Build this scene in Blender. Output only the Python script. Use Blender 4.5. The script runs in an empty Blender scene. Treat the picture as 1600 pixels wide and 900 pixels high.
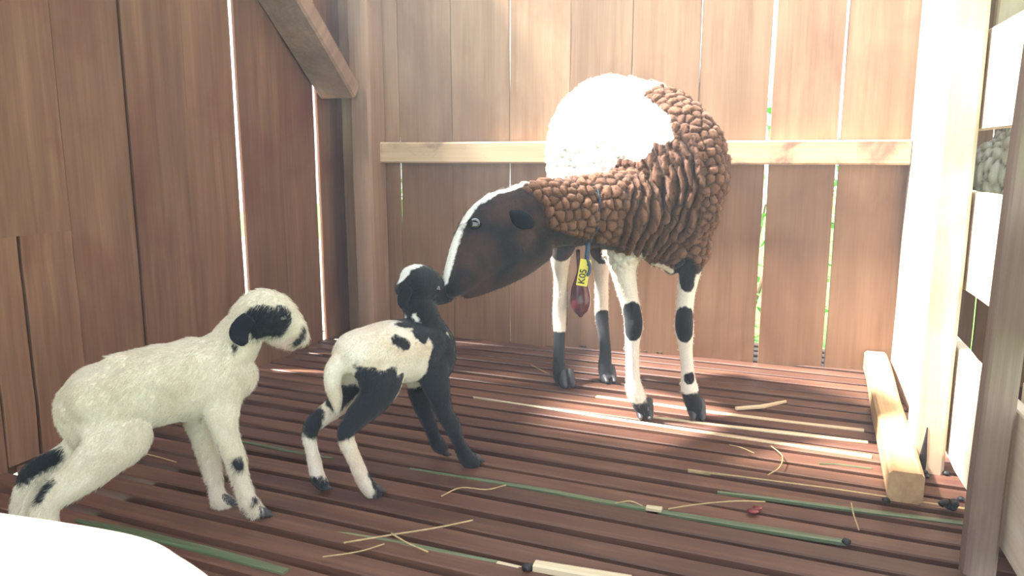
import bpy, bmesh, math, random
import numpy as np
from mathutils import Vector, Matrix, kdtree
from mathutils import noise as mnoise

random.seed(7)
rng = np.random.default_rng(7)
C = bpy.context.scene.collection
sc = bpy.context.scene

# ------------------------------------------------------------------ camera
H, F = 0.6, 1205.0                       # eye height (m), focal length in pixels of a 1600 px frame
PITCH = math.atan2(212, 1205)
YAW = math.radians(18.5)
cam_d = bpy.data.cameras.new('camera')
cam_d.sensor_width = 36.0
cam_d.lens = F / 1600 * 36.0
cam_d.clip_start = 0.02
cam_d.dof.use_dof = True
cam_d.dof.focus_distance = 1.55
cam_d.dof.aperture_fstop = 18
cam = bpy.data.objects.new('camera', cam_d)
C.objects.link(cam)
cam.location = (0, 0, H)
cam.rotation_euler = (math.pi / 2 - PITCH, 0, YAW)
sc.camera = cam

# ------------------------------------------------------------------ light
SUN_DIR = Vector((0.57, 0.12, -0.81)).normalized()      # comes in over the left wall, nearly along the back wall
w = bpy.data.worlds.new('sky')
sc.world = w
w.use_nodes = True
bgn = w.node_tree.nodes['Background']
bgn.inputs['Color'].default_value = (0.86, 0.94, 1.0, 1)
bgn.inputs['Strength'].default_value = 2.6
sd = bpy.data.lights.new('sun', 'SUN')
sd.energy = 27.0
sd.angle = math.radians(5)
sd.color = (1.0, 0.96, 0.9)
sun = bpy.data.objects.new('sun', sd)
C.objects.link(sun)
sun.rotation_euler = SUN_DIR.to_track_quat('-Z', 'Y').to_euler()
sc.view_settings.view_transform = 'Standard'
sc.view_settings.look = 'None'
sc.view_settings.gamma = 1.0
sc.view_settings.use_curve_mapping = False
sc.view_settings.exposure = 0.2

# ------------------------------------------------------------------ helpers
def ray(px, py):
    """world direction of a picture point; forward component 1"""
    u, v = (px - 800) / F, (450 - py) / F
    d = (u, math.cos(PITCH) + v * math.sin(PITCH), -math.sin(PITCH) + v * math.cos(PITCH))
    c, s = math.cos(YAW), math.sin(YAW)
    return Vector((c * d[0] - s * d[1], s * d[0] + c * d[1], d[2]))
EYE = Vector((0, 0, H))
def on_z(px, py, z=0.0):
    r = ray(px, py); return EYE + r * ((z - H) / r.z)
def on_plane(px, py, p0, n):
    r = ray(px, py); return EYE + r * ((Vector(p0) - EYE).dot(n) / r.dot(n))
def at(px, py, d):
    return EYE + ray(px, py) * d

def world_of(o):
    m = o.matrix_basis.copy()
    if o.parent: m = world_of(o.parent) @ o.matrix_parent_inverse @ m
    return m
def link(name, me, mat=None, parent=None, loc=None, rot=None, smooth=False):
    o = bpy.data.objects.new(name, me)
    C.objects.link(o)
    if mat is not None and me is not None:
        if not me.materials: me.materials.append(mat)
    if parent:
        o.parent = parent
        o.matrix_parent_inverse = world_of(parent).inverted()      # meshes are modelled in world coordinates
    if loc is not None: o.location = loc
    if rot is not None: o.rotation_euler = rot
    if smooth and me is not None:
        me.polygons.foreach_set('use_smooth', [True] * len(me.polygons))
    return o
def empty(name, loc=(0, 0, 0)):
    o = bpy.data.objects.new(name, None)
    o.empty_display_size = 0.05
    C.objects.link(o); o.location = loc
    return o
def tag(o, label=None, cat=None, group=None, kind=None):
    if label: o['label'] = label
    if cat: o['category'] = cat
    if group: o['group'] = group
    if kind: o['kind'] = kind
    return o

def plank_mesh(name, sx, sy, sz, seg=8, jit=0.0015, axis=0, seed=0, bow=0.0, taper=None):
    """sawn board: a box with its length along `axis`, subdivided along it, edges slightly uneven and chamfered"""
    r = random.Random(seed)
    L = (sx, sy, sz)[axis]
    oth = [i for i in range(3) if i != axis]
    a, b = (sx, sy, sz)[oth[0]] / 2, (sx, sy, sz)[oth[1]] / 2
    ch = min(a, b) * 0.22
    prof = [(-a + ch, -b), (a - ch, -b), (a, -b + ch), (a, b - ch), (a - ch, b), (-a + ch, b), (-a, b - ch), (-a, -b + ch)]
    V, Fc = [], []
    for i in range(seg + 1):
        t = i / seg
        ja, jb = r.uniform(-jit, jit), r.uniform(-jit, jit)
        k = 1.0 if taper is None else 1 + (taper - 1) * t
        bw = bow * (4 * t * (1 - t))
        for (p, q) in prof:
            c = [0, 0, 0]
            c[axis] = (t - 0.5) * L
            c[oth[0]] = p * k + ja + bw
            c[oth[1]] = q + jb * 0.4
            V.append(c)
    n = 8
    for i in range(seg):
        for j in range(n):
            Fc.append((i * n + j, i * n + (j + 1) % n, (i + 1) * n + (j + 1) % n, (i + 1) * n + j))
    Fc.append(tuple(range(n - 1, -1, -1)))
    Fc.append(tuple(seg * n + j for j in range(n)))
    me = bpy.data.meshes.new(name)
    me.from_pydata(V, [], Fc)
    bm = bmesh.new(); bm.from_mesh(me)
    bmesh.ops.recalc_face_normals(bm, faces=bm.faces)
    bm.to_mesh(me); bm.free()
    return me

def box_between(name, lo, hi, mat, parent=None, axis=2, seg=8, jit=0.0015, seed=0, rot=None):
    lo, hi = Vector(lo), Vector(hi)
    s = hi - lo
    me = plank_mesh(name, s.x, s.y, s.z, seg, jit, axis, seed)
    return link(name, me, mat, parent, loc=(lo + hi) / 2, rot=rot)

def catmull(P, n):
    P = np.asarray(P, float)
    out = []
    m = len(P)
    for i in range(m - 1):
        p0 = P[i - 1] if i > 0 else 2 * P[0] - P[1]
        p1, p2 = P[i], P[i + 1]
        p3 = P[i + 2] if i + 2 < m else 2 * P[-1] - P[-2]
        for k in range(n):
            t = k / n
            out.append(0.5 * ((2 * p1) + (p2 - p0) * t + (2 * p0 - 5 * p1 + 4 * p2 - p3) * t * t + (3 * p1 - p0 - 3 * p2 + p3) * t ** 3))
    out.append(P[-1])
    return np.array(out)

def loft(st, lat, ring=20, n=5):
    """st: list of (point, half_height, half_width); elliptical sections across the path, half_width along `lat`.
    Ends are rounded off. Returns verts, faces."""
    A = np.array([[*p, a, b] for p, a, b in st], float)
    Q = catmull(A, n)
    Q[:, 3:] = np.maximum(Q[:, 3:], 0.0012)
    P = Q[:, :3]
    T = np.gradient(P, axis=0)
    T /= np.linalg.norm(T, axis=1)[:, None]
    rows = []
    # rounded ends
    def cap(i, sgn):
        o = []
        for k in (0.92, 0.7, 0.38):
            h = math.sqrt(1 - k * k)
            # k = ring scale, h = offset
            o.append((P[i] + sgn * T[i] * h * min(Q[i, 3], Q[i, 4]) * 0.8, T[i], Q[i, 3] * k, Q[i, 4] * k))
        return o
    start = cap(0, -1)[::-1]
    mid = [(P[i], T[i], Q[i, 3], Q[i, 4]) for i in range(len(P))]
    end = cap(len(P) - 1, 1)
    lat = np.array(lat, float)
    V, Fc = [], []
    allr = start + mid + end
    ang = np.linspace(0, 2 * math.pi, ring, endpoint=False)
    for (p, t, a, b) in allr:
        l = lat - t * lat.dot(t)
        l /= np.linalg.norm(l)
        u = np.cross(t, l)
        for g in ang:
            V.append(p + u * math.sin(g) * a + l * math.cos(g) * b)
    m = len(allr)
    for i in range(m - 1):
        for j in range(ring):
            Fc.append((i * ring + j, i * ring + (j + 1) % ring, (i + 1) * ring + (j + 1) % ring, (i + 1) * ring + j))
    Fc.append(tuple(range(ring - 1, -1, -1)))
    Fc.append(tuple((m - 1) * ring + j for j in range(ring)))
    return V, Fc

def merge(pieces):
    V, Fc = [], []
    for v, f in pieces:
        o = len(V)
        V += [tuple(x) for x in v]
        Fc += [tuple(i + o for i in q) for q in f]
    return V, Fc

def mesh_of(name, pieces):
    V, Fc = merge(pieces)
    me = bpy.data.meshes.new(name)
    me.from_pydata(V, [], Fc)
    bm = bmesh.new(); bm.from_mesh(me)
    bmesh.ops.recalc_face_normals(bm, faces=bm.faces)
    bm.to_mesh(me); bm.free()
    return me

def fuse(name, pieces, voxel=0.004, it=6, fac=0.5):
    """one continuous skin over all the lofted masses"""
    me = mesh_of(name + '_raw', pieces)
    tmp = bpy.data.objects.new('tmp', me); C.objects.link(tmp)
    m = tmp.modifiers.new('r', 'REMESH'); m.mode = 'VOXEL'; m.voxel_size = voxel; m.adaptivity = 0
    s = tmp.modifiers.new('s', 'SMOOTH'); s.iterations = it; s.factor = fac
    dg = bpy.context.evaluated_depsgraph_get()
    out = bpy.data.meshes.new_from_object(tmp.evaluated_get(dg), preserve_all_data_layers=False, depsgraph=dg)
    bpy.data.objects.remove(tmp); bpy.data.meshes.remove(me)
    out.name = name
    out.polygons.foreach_set('use_smooth', [True] * len(out.polygons))
    return out

def verts(me):
    a = np.empty(len(me.vertices) * 3, np.float32); me.vertices.foreach_get('co', a)
    return a.reshape(-1, 3).astype(np.float64)
def normals(me):
    a = np.empty(len(me.vertices) * 3, np.float32); me.vertices.foreach_get('normal', a)
    return a.reshape(-1, 3).astype(np.float64)
def set_attr(me, name, val):
    at_ = me.attributes.new(name, 'FLOAT', 'POINT')
    at_.data.foreach_set('value', np.asarray(val, np.float32))

def caps_sd(V, caps):
    """signed distance to a union of tapered capsules (a, b, ra, rb): negative inside"""
    d = np.full(len(V), 1.0)
    for a, b, ra, rb in caps:
        a = np.array(a, float); b = np.array(b, float)
        ab = b - a
        t = np.clip(((V - a) @ ab) / max(ab @ ab, 1e-12), 0, 1)
        q = np.linalg.norm(V - (a + t[:, None] * ab), axis=1) - (ra + (rb - ra) * t)
        d = np.minimum(d, q)
    return d

# ------------------------------------------------------------------ materials
def new_mat(name):
    m = bpy.data.materials.new(name); m.use_nodes = True
    nt = m.node_tree; nt.nodes.clear()
    out = nt.nodes.new('ShaderNodeOutputMaterial')
    b = nt.nodes.new('ShaderNodeBsdfPrincipled')
    nt.links.new(b.outputs[0], out.inputs[0])
    return m, nt, b
def N(nt, t, **kw):
    n = nt.nodes.new(t)
    for k, v in kw.items():
        if k in n.inputs.keys(): n.inputs[k].default_value = v
        else: setattr(n, k, v)
    return n
def ramp(nt, stops, interp='LINEAR'):
    r = nt.nodes.new('ShaderNodeValToRGB')
    r.color_ramp.interpolation = interp
    e = r.color_ramp.elements
    while len(e) < len(stops): e.new(0.5)
    for q, (p, c) in zip(e, stops):
        q.position = p; q.color = (*c, 1) if len(c) == 3 else c
    return r
def mixc(nt, fac, a, b, mode='MIX'):
    m = nt.nodes.new('ShaderNodeMix'); m.data_type = 'RGBA'; m.blend_type = mode
    if hasattr(fac, 'links') or not isinstance(fac, (int, float)): nt.links.new(fac, m.inputs[0])
    else: m.inputs[0].default_value = fac
    for i, c in ((6, a), (7, b)):
        if isinstance(c, tuple): m.inputs[i].default_value = (*c, 1)
        else: nt.links.new(c, m.inputs[i])
    return m.outputs[2]

def wood(name, dark, mid, light, axis=2, rough=0.75, grain=1.0, stain=None, stain_amt=0.5, var=0.18, bump=0.25, stain_scale=3.0, spec=0.3, low_tone=None):
    m, nt, b = new_mat(name)
    L = nt.links
    tc = N(nt, 'ShaderNodeTexCoord'); oi = N(nt, 'ShaderNodeObjectInfo')
    off = N(nt, 'ShaderNodeVectorMath', operation='SCALE'); off.inputs[0].default_value = (7.3, 3.9, 5.1)
    mul = N(nt, 'ShaderNodeMath', operation='MULTIPLY'); mul.inputs[1].default_value = 9.0
    L.new(oi.outputs['Random'], mul.inputs[0]); L.new(mul.outputs[0], off.inputs['Scale'])
    add = N(nt, 'ShaderNodeVectorMath', operation='ADD')
    L.new(tc.outputs['Object'], add.inputs[0]); L.new(off.outputs[0], add.inputs[1])
    def nz(across, along, detail, seed=0, dist=0.0):
        mp = N(nt, 'ShaderNodeMapping')
        s = [across] * 3; s[axis] = along
        mp.inputs['Scale'].default_value = s
        mp.inputs['Location'].default_value = (seed, seed * 1.7, seed * 0.6)
        L.new(add.outputs[0], mp.inputs[0])
        n = N(nt, 'ShaderNodeTexNoise'); n.inputs['Scale'].default_value = 1; n.inputs['Detail'].default_value = detail
        n.inputs['Roughness'].default_value = 0.6; n.inputs['Distortion'].default_value = dist
        L.new(mp.outputs[0], n.inputs['Vector'])
        return n.outputs['Fac']
    g1 = nz(26 * grain, 1.6 * grain, 4, 1, 0.7)
    g2 = nz(150 * grain, 4 * grain, 3, 2)
    g3 = nz(7, 1.7, 4, 3, 0.4)
    r = ramp(nt, [(0.28, dark), (0.5, mid), (0.72, light)])
    mix1 = N(nt, 'ShaderNodeMath', operation='MULTIPLY_ADD'); mix1.inputs[1].default_value = 0.35
    L.new(g2, mix1.inputs[0])
    sub = N(nt, 'ShaderNodeMath', operation='MULTIPLY'); sub.inputs[1].default_value = 0.65
    L.new(g1, sub.inputs[0]); L.new(sub.outputs[0], mix1.inputs[2])
    L.new(mix1.outputs[0], r.inputs[0])
    col = r.outputs[0]
    rr = ramp(nt, [(0.35, (0, 0, 0)), (0.65, (1, 1, 1))])
    L.new(g3, rr.inputs[0])
    blot = N(nt, 'ShaderNodeMath', operation='MULTIPLY'); blot.inputs[1].default_value = 0.45
    L.new(rr.outputs[0], blot.inputs[0])
    col = mixc(nt, blot.outputs[0], col, dark, 'MIX')
    if stain is not None:
        st = nz(stain_scale, stain_scale * 0.7, 6, 5, 0.6)
        r2 = ramp(nt, [(0.5, (0, 0, 0)), (0.66, (1, 1, 1))])
        L.new(st, r2.inputs[0])
        k = N(nt, 'ShaderNodeMath', operation='MULTIPLY'); k.inputs[1].default_value = stain_amt
        L.new(r2.outputs[0], k.inputs[0])
        col = mixc(nt, k.outputs[0], col, stain, 'MIX')
    if low_tone is not None:               # darker tone multiplied in low on the board, with a ragged upper edge
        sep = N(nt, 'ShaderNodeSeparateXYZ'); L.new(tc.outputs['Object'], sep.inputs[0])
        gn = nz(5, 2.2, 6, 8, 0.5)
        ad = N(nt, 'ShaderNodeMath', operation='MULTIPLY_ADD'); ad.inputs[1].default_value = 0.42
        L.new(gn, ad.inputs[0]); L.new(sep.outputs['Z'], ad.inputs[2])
        mg = N(nt, 'ShaderNodeMapRange'); mg.inputs['From Min'].default_value = low_tone[1] - .03; mg.inputs['From Max'].default_value = low_tone[1] + .10
        mg.inputs['To Min'].default_value = low_tone[2]; mg.inputs['To Max'].default_value = 0.0
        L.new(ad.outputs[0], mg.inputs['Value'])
        col = mixc(nt, mg.outputs[0], col, low_tone[0], 'MULTIPLY')
    hsv = N(nt, 'ShaderNodeHueSaturation')
    vr = N(nt, 'ShaderNodeMapRange'); vr.inputs['To Min'].default_value = 1 - var; vr.inputs['To Max'].default_value = 1 + var
    L.new(oi.outputs['Random'], vr.inputs['Value']); L.new(vr.outputs[0], hsv.inputs['Value'])
    L.new(col, hsv.inputs['Color'])
    L.new(hsv.outputs[0], b.inputs['Base Color'])
    b.inputs['Roughness'].default_value = rough
    b.inputs['Specular IOR Level'].default_value = spec
    bp = N(nt, 'ShaderNodeBump'); bp.inputs['Strength'].default_value = bump; bp.inputs['Distance'].default_value = 0.002
    L.new(mix1.outputs[0], bp.inputs['Height']); L.new(bp.outputs[0], b.inputs['Normal'])
    return m

def plain(name, col, rough=0.6, spec=0.4, bump=0, scale=60, var=0.25, metal=0.0, coat=0.0):
    m, nt, b = new_mat(name)
    n = N(nt, 'ShaderNodeTexNoise'); n.inputs['Scale'].default_value = scale; n.inputs['Detail'].default_value = 4
    tc = N(nt, 'ShaderNodeTexCoord'); nt.links.new(tc.outputs['Object'], n.inputs['Vector'])
    lo = tuple(c * (1 - var) for c in col); hi = tuple(min(1, c * (1 + var)) for c in col)
    r = ramp(nt, [(0.3, lo), (0.7, hi)])
    nt.links.new(n.outputs['Fac'], r.inputs[0]); nt.links.new(r.outputs[0], b.inputs['Base Color'])
    b.inputs['Roughness'].default_value = rough; b.inputs['Specular IOR Level'].default_value = spec
    b.inputs['Metallic'].default_value = metal; b.inputs['Coat Weight'].default_value = coat
    if bump:
        bp = N(nt, 'ShaderNodeBump'); bp.inputs['Strength'].default_value = bump; bp.inputs['Distance'].default_value = 0.003
        nt.links.new(n.outputs['Fac'], bp.inputs['Height']); nt.links.new(bp.outputs[0], b.inputs['Normal'])
    return m

def coat(name, base, layers, rough=0.85, bump=0.35, noise_scale=90, base2=None, spec=0.15, edge=0.004, sheen=0.25, tip=None):
    """animal coat: base colour, then layers (attribute, colour) laid where the attribute (a signed distance in m) is negative"""
    m, nt, b = new_mat(name); L = nt.links
    tc = N(nt, 'ShaderNodeTexCoord')
    n = N(nt, 'ShaderNodeTexNoise'); n.inputs['Scale'].default_value = noise_scale; n.inputs['Detail'].default_value = 5
    L.new(tc.outputs['Object'], n.inputs['Vector'])
    nb = N(nt, 'ShaderNodeTexNoise'); nb.inputs['Scale'].default_value = 14; nb.inputs['Detail'].default_value = 3
    L.new(tc.outputs['Object'], nb.inputs['Vector'])
    nf = N(nt, 'ShaderNodeTexNoise'); nf.inputs['Scale'].default_value = 420; nf.inputs['Detail'].default_value = 3
    L.new(tc.outputs['Object'], nf.inputs['Vector'])
    lo = base2 or tuple(c * 0.8 for c in base)
    rb = ramp(nt, [(0.35, lo), (0.62, base)])
    L.new(nb.outputs['Fac'], rb.inputs[0])
    col = rb.outputs[0]
    if tip:                              # sun-bleached lock tips; crevice darkness between locks put into the colour
        ta = N(nt, 'ShaderNodeAttribute', attribute_name='tip')
        col = mixc(nt, ta.outputs['Fac'], col, tip)
    for attr, c in layers:
        a = N(nt, 'ShaderNodeAttribute', attribute_name=attr)
        j = N(nt, 'ShaderNodeMath', operation='MULTIPLY_ADD'); j.inputs[1].default_value = edge * 2.2; 
        L.new(n.outputs['Fac'], j.inputs[0]); L.new(a.outputs['Fac'], j.inputs[2])
        mr = N(nt, 'ShaderNodeMapRange'); mr.inputs['From Min'].default_value = edge * 1.1 - 0.0018; mr.inputs['From Max'].default_value = edge * 1.1 + 0.0018
        mr.inputs['To Min'].default_value = 1; mr.inputs['To Max'].default_value = 0
        L.new(j.outputs[0], mr.inputs['Value'])
        if isinstance(c[0], tuple):
            r2 = ramp(nt, [(0.38, c[0]), (0.62, c[1])]); L.new(nb.outputs['Fac'], r2.inputs[0]); c = r2.outputs[0]
        col = mixc(nt, mr.outputs[0], col, c)
    # hair by hair variation
    rv = ramp(nt, [(0.3, (0.8, 0.8, 0.8)), (0.7, (1, 1, 1))])
    L.new(nf.outputs['Fac'], rv.inputs[0])
    col = mixc(nt, 1.0, col, rv.outputs[0], 'MULTIPLY')
    L.new(col, b.inputs['Base Color'])
    b.inputs['Roughness'].default_value = rough; b.inputs['Specular IOR Level'].default_value = spec
    b.inputs['Sheen Weight'].default_value = sheen; b.inputs['Sheen Roughness'].default_value = 0.5
    bp = N(nt, 'ShaderNodeBump'); bp.inputs['Strength'].default_value = bump; bp.inputs['Distance'].default_value = 0.0015
    L.new(nf.outputs['Fac'], bp.inputs['Height']); L.new(bp.outputs[0], b.inputs['Normal'])
    return m

M = {}
M['back'] = wood('back_wall_wood', (0.23, 0.132, 0.074), (0.355, 0.228, 0.142), (0.44, 0.30, 0.198), 2, 0.7, 1.0, (0.19, 0.09, 0.052), 0.5, 0.12, low_tone=((0.60, 0.50, 0.42), -0.02, 0.8))
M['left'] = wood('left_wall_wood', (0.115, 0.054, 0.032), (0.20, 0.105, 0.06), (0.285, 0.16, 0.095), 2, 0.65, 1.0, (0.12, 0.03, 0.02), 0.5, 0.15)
M['slat'] = wood('slat_wood', (0.062, 0.026, 0.019), (0.128, 0.060, 0.038), (0.225, 0.118, 0.074), 0, 0.5, 1.0, (0.06, 0.022, 0.02), 0.6, 0.24, spec=0.4)
M['rail'] = wood('rail_wood', (0.42, 0.28, 0.16), (0.6, 0.45, 0.29), (0.7, 0.56, 0.38), 0, 0.7, 0.8, (0.2, 0.1, 0.08), 0.8, 0.06, stain_scale=11)
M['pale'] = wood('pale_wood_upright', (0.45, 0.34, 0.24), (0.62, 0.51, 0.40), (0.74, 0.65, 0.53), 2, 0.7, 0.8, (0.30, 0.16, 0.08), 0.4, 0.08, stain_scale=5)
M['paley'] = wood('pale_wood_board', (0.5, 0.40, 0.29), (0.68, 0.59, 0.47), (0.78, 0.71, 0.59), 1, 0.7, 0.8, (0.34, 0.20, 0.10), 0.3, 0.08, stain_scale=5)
M['beam'] = wood('beam_wood', (0.36, 0.22, 0.11), (0.55, 0.37, 0.2), (0.66, 0.48, 0.29), 1, 0.7, 0.9, (0.22, 0.11, 0.06), 0.45, 0.05, stain_scale=6)
M['grey'] = wood('weathered_wood', (0.20, 0.14, 0.11), (0.33, 0.25, 0.20), (0.46, 0.37, 0.30), 2, 0.75, 1.0, (0.12, 0.07, 0.05), 0.5, 0.06)
M['post'] = wood('post_wood', (0.17, 0.10, 0.065), (0.27, 0.17, 0.115), (0.36, 0.24, 0.165), 2, 0.7, 1.0, (0.14, 0.07, 0.05), 0.4, 0.05)
M['front'] = wood('front_rail_wood', (0.6, 0.52, 0.42), (0.76, 0.7, 0.6), (0.85, 0.8, 0.72), 0, 0.7, 0.6, None, 0, 0.03)
M['bamboo_pale'] = wood('pale_bamboo', (0.5, 0.40, 0.25), (0.68, 0.58, 0.40), (0.78, 0.70, 0.54), 0, 0.35, 1.2, (0.4, 0.28, 0.16), 0.4, 0.1, spec=0.6)
M['bamboo_green'] = wood('green_bamboo', (0.05, 0.075, 0.035), (0.115, 0.16, 0.085), (0.22, 0.26, 0.15), 0, 0.4, 1.2, (0.2, 0.2, 0.1), 0.4, 0.15, spec=0.5)
M['straw'] = plain('straw', (0.42, 0.31, 0.15), 0.6)
M['dung'] = plain('dung', (0.022, 0.022, 0.024), 0.55, 0.4, 0.5, 200)
M['blood'] = plain('blood', (0.16, 0.012, 0.02), 0.25, 0.6, 0.3, 40)
M['earth'] = plain('earth', (0.03, 0.014, 0.011), 0.9, 0.2, 0.6, 20)
M['grass'] = plain('grass', (0.11, 0.30, 0.05), 0.7, 0.3, 0, 30, 0.5)
M['leaf'] = plain('leaf', (0.16, 0.40, 0.07), 0.5, 0.3, 0, 12, 0.5)
M['sand'] = plain('sand', (0.62, 0.56, 0.48), 0.9, 0.2, 0, 9)
M['roof'] = plain('roof_sheet', (0.16, 0.11, 0.085), 0.8, 0.2, 0, 6)
M['hoof'] = plain('hoof_horn', (0.045, 0.045, 0.052), 0.45, 0.4, 0.3, 120)
M['eye'] = plain('eyeball', (0.012, 0.010, 0.010), 0.08, 0.7, 0, 10, 0.1, coat=1.0)
M['sac'] = plain('afterbirth', (0.085, 0.012, 0.02), 0.25, 0.5, 0.15, 50, 0.3, coat=0.3)
M['cord'] = plain('blue_grey_cord', (0.045, 0.08, 0.13), 0.6, 0.3, 0.4, 300)
M['ink'] = plain('ink', (0.04, 0.05, 0.04), 0.6)
M['tag'] = plain('yellow_plastic', (0.72, 0.60, 0.10), 0.4, 0.4, 0, 30, 0.08)

# ------------------------------------------------------------------ setting: ground and outside
BY, LX = 2.29, -1.36                        # inner faces of the back and the left wall
def quad_grid(name, lo, hi, z, n, mat, amp=0.0):
    V, Fc = [], []
    for j in range(n + 1):
        for i in range(n + 1):
            x = lo[0] + (hi[0] - lo[0]) * i / n; y = lo[1] + (hi[1] - lo[1]) * j / n
            V.append((x, y, z + amp * mnoise.noise((x * 0.8, y * 0.8, 3))))
    for j in range(n):
        for i in range(n):
            k = j * (n + 1) + i
            Fc.append((k, k + 1, k + n + 2, k + n + 1))
    me = bpy.data.meshes.new(name); me.from_pydata(V, [], Fc)
    return link(name, me, mat)
g = quad_grid('ground', (-1.9, -1.5), (1.7, 2.9), -0.40, 20, M['earth'], 0.03); tag(g, 'bare dark earth below the slatted floor', kind='structure')
g = quad_grid('lawn', (-9, -6), (9, 14), -0.46, 30, M['grass'], 0.10); tag(g, 'green grass outside the shed', kind='structure')
g = quad_grid('yard', (-6, -6), (-1.5, 7), -0.30, 14, M['sand'], 0.05); tag(g, 'pale sandy yard outside the left wall', kind='structure')

# leafy bushes behind the back wall, seen only through the gaps
def bush(name, c, r, n, seed):
    q = random.Random(seed)
    V, Fc = [], []
    for _ in range(n):
        d = Vector((q.gauss(0, 1), q.gauss(0, 1), q.gauss(0, 1))).normalized() * r * q.uniform(0.55, 1)
        p = Vector((d.x, d.y, d.z * 0.9 + r * 0.8)) + Vector(c)
        a = Vector((q.uniform(-1, 1), q.uniform(-1, 1), q.uniform(-0.6, 0.6))).normalized()
        b_ = a.cross(Vector((q.uniform(-1, 1), q.uniform(-1, 1), 1))).normalized()
        l, w_ = q.uniform(0.06, 0.11), q.uniform(0.02, 0.035)
        o = len(V)
        V += [p, p + a * l * 0.5 + b_ * w_, p + a * l, p + a * l * 0.5 - b_ * w_]
        Fc.append((o, o + 1, o + 2, o + 3))
    me = bpy.data.meshes.new(name); me.from_pydata([tuple(v) for v in V], [], Fc)
    root = empty('bush', c)
    f = link('foliage', me, M['leaf'], root); f['kind'] = 'stuff'
    for k in range(4):
        a = k * 1.7
        link('stem', mesh_of('stem', [loft([((0, 0, -0.05), .015, .015), ((.1 * math.cos(a), .1 * math.sin(a), r * .5), .012, .012), ((.25 * math.cos(a), .25 * math.sin(a), r), .006, .006)], (1, 0.2, 0), 8, 3)]), M['post'], root, loc=c)
    return root
for i, (x, y, r) in enumerate(((-2.9, 5.6, .55), (-1.55, 5.0, .5), (-0.12, 4.2, .8), (1.65, 5.0, .7), (3.2, 5.4, .6))):
    t = bush('bush', (x, y, -0.45), r, 700, 40 + i)
    tag(t, 'green bush outside glimpsed through the gaps between back wall boards', 'bush', 'bushes behind the back wall')

# ------------------------------------------------------------------ setting: walls
def wall(name):
    o = empty(name); o['kind'] = 'structure'; return o
wb = wall('wall_back')
edges = [-1.36, -1.15, -0.967, -0.7745, -0.584, -0.401, -0.21, -0.018, 0.1645, 0.345, 0.53, 0.72, 0.92, 1.12]
gaps = [0.003, 0.0035, 0.0022, 0.0048, 0.0018, 0.0015, 0.0014, 0.0105, 0.0085, 0.002, 0.004, 0.004, 0.004, 0.004]
for i in range(len(edges) - 1):
    a, b = edges[i] + gaps[i] / 2, edges[i + 1] - gaps[i + 1] / 2
    me = plank_mesh('plank', b - a, 0.012, 1.55, 10, 0.0012, 2, i + 3)
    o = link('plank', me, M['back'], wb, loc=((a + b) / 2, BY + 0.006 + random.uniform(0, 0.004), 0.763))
    o.rotation_euler.y = random.uniform(-0.0012, 0.0012)
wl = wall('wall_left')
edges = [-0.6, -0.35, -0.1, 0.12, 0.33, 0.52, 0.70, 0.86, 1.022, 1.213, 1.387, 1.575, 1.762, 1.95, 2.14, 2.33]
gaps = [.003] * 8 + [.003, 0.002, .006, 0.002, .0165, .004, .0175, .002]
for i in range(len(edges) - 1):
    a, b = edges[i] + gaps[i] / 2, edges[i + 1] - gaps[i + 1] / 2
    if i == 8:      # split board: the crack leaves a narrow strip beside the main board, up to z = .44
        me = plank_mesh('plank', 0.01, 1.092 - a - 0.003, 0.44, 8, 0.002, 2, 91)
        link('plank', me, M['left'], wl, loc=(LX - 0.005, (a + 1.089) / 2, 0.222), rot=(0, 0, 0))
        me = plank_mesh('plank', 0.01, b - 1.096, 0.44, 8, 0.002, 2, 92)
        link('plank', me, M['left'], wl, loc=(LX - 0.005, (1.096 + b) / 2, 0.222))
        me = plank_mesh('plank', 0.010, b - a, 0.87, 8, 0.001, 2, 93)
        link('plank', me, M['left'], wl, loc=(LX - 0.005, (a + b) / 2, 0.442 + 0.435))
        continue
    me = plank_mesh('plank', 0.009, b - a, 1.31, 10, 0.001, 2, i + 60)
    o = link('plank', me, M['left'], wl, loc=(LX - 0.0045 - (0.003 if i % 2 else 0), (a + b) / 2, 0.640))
for y_, w_, h_ in ((1.092, .09, .5), (1.387, .06, 1.3), (1.022, .05, 1.3)):          # unseen strips added outside to block light through the cracks
    me = plank_mesh('gap_blocker', 0.012, w_, h_, 6, 0.001, 2, int(y_ * 100))
    link('gap_blocker', me, M['left'], wl, loc=(LX - 0.0215, y_, h_ / 2 - .02))
# ------------------------------------------------------------------ floor of slats
fl = empty('floor'); fl['kind'] = 'structure'
FA = math.radians(-4.5)
slat_me = [plank_mesh('slat', 1.905, 0.0445, 0.022, 6, 0.0022, 0, 200 + k) for k in range(4)]
gr_me = [plank_mesh('slat_strip', 1.0, 0.012, 0.016, 6, 0.0012, 0, 220 + k) for k in range(3)]
ydir = Vector((-math.sin(FA), math.cos(FA), 0)); xdir = Vector((math.cos(FA), math.sin(FA), 0))
FO = Vector((-0.45, 0, 0))
PIT = 0.0622
def slat_pt(row, x):            # point in the middle of slat row at a given x
    y0 = 0.36 + row * PIT
    p = FO + ydir * y0
    return p + xdir * ((x - p.x) / xdir.x)
for k in range(36):
    p = slat_pt(k, -0.4065)
    o = link('slat', slat_me[k % 4], M['slat'], fl, loc=(p.x, p.y, -0.011 - random.uniform(0, 0.003)), rot=(random.uniform(-.03, .03), 0, FA + random.uniform(-.003, .003)))
box_between('joist', (-1.385, 0.2, -0.11), (-1.30, 2.36, -0.026), M['post'], fl, axis=1, seed=9)
for k in range(3):              # joists carrying the slats
    box_between('joist', (-1.1 + k * .65, 0.2, -0.11), (-1.04 + k * .65, 2.4, -0.026), M['post'], fl, axis=1, seed=k)
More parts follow.
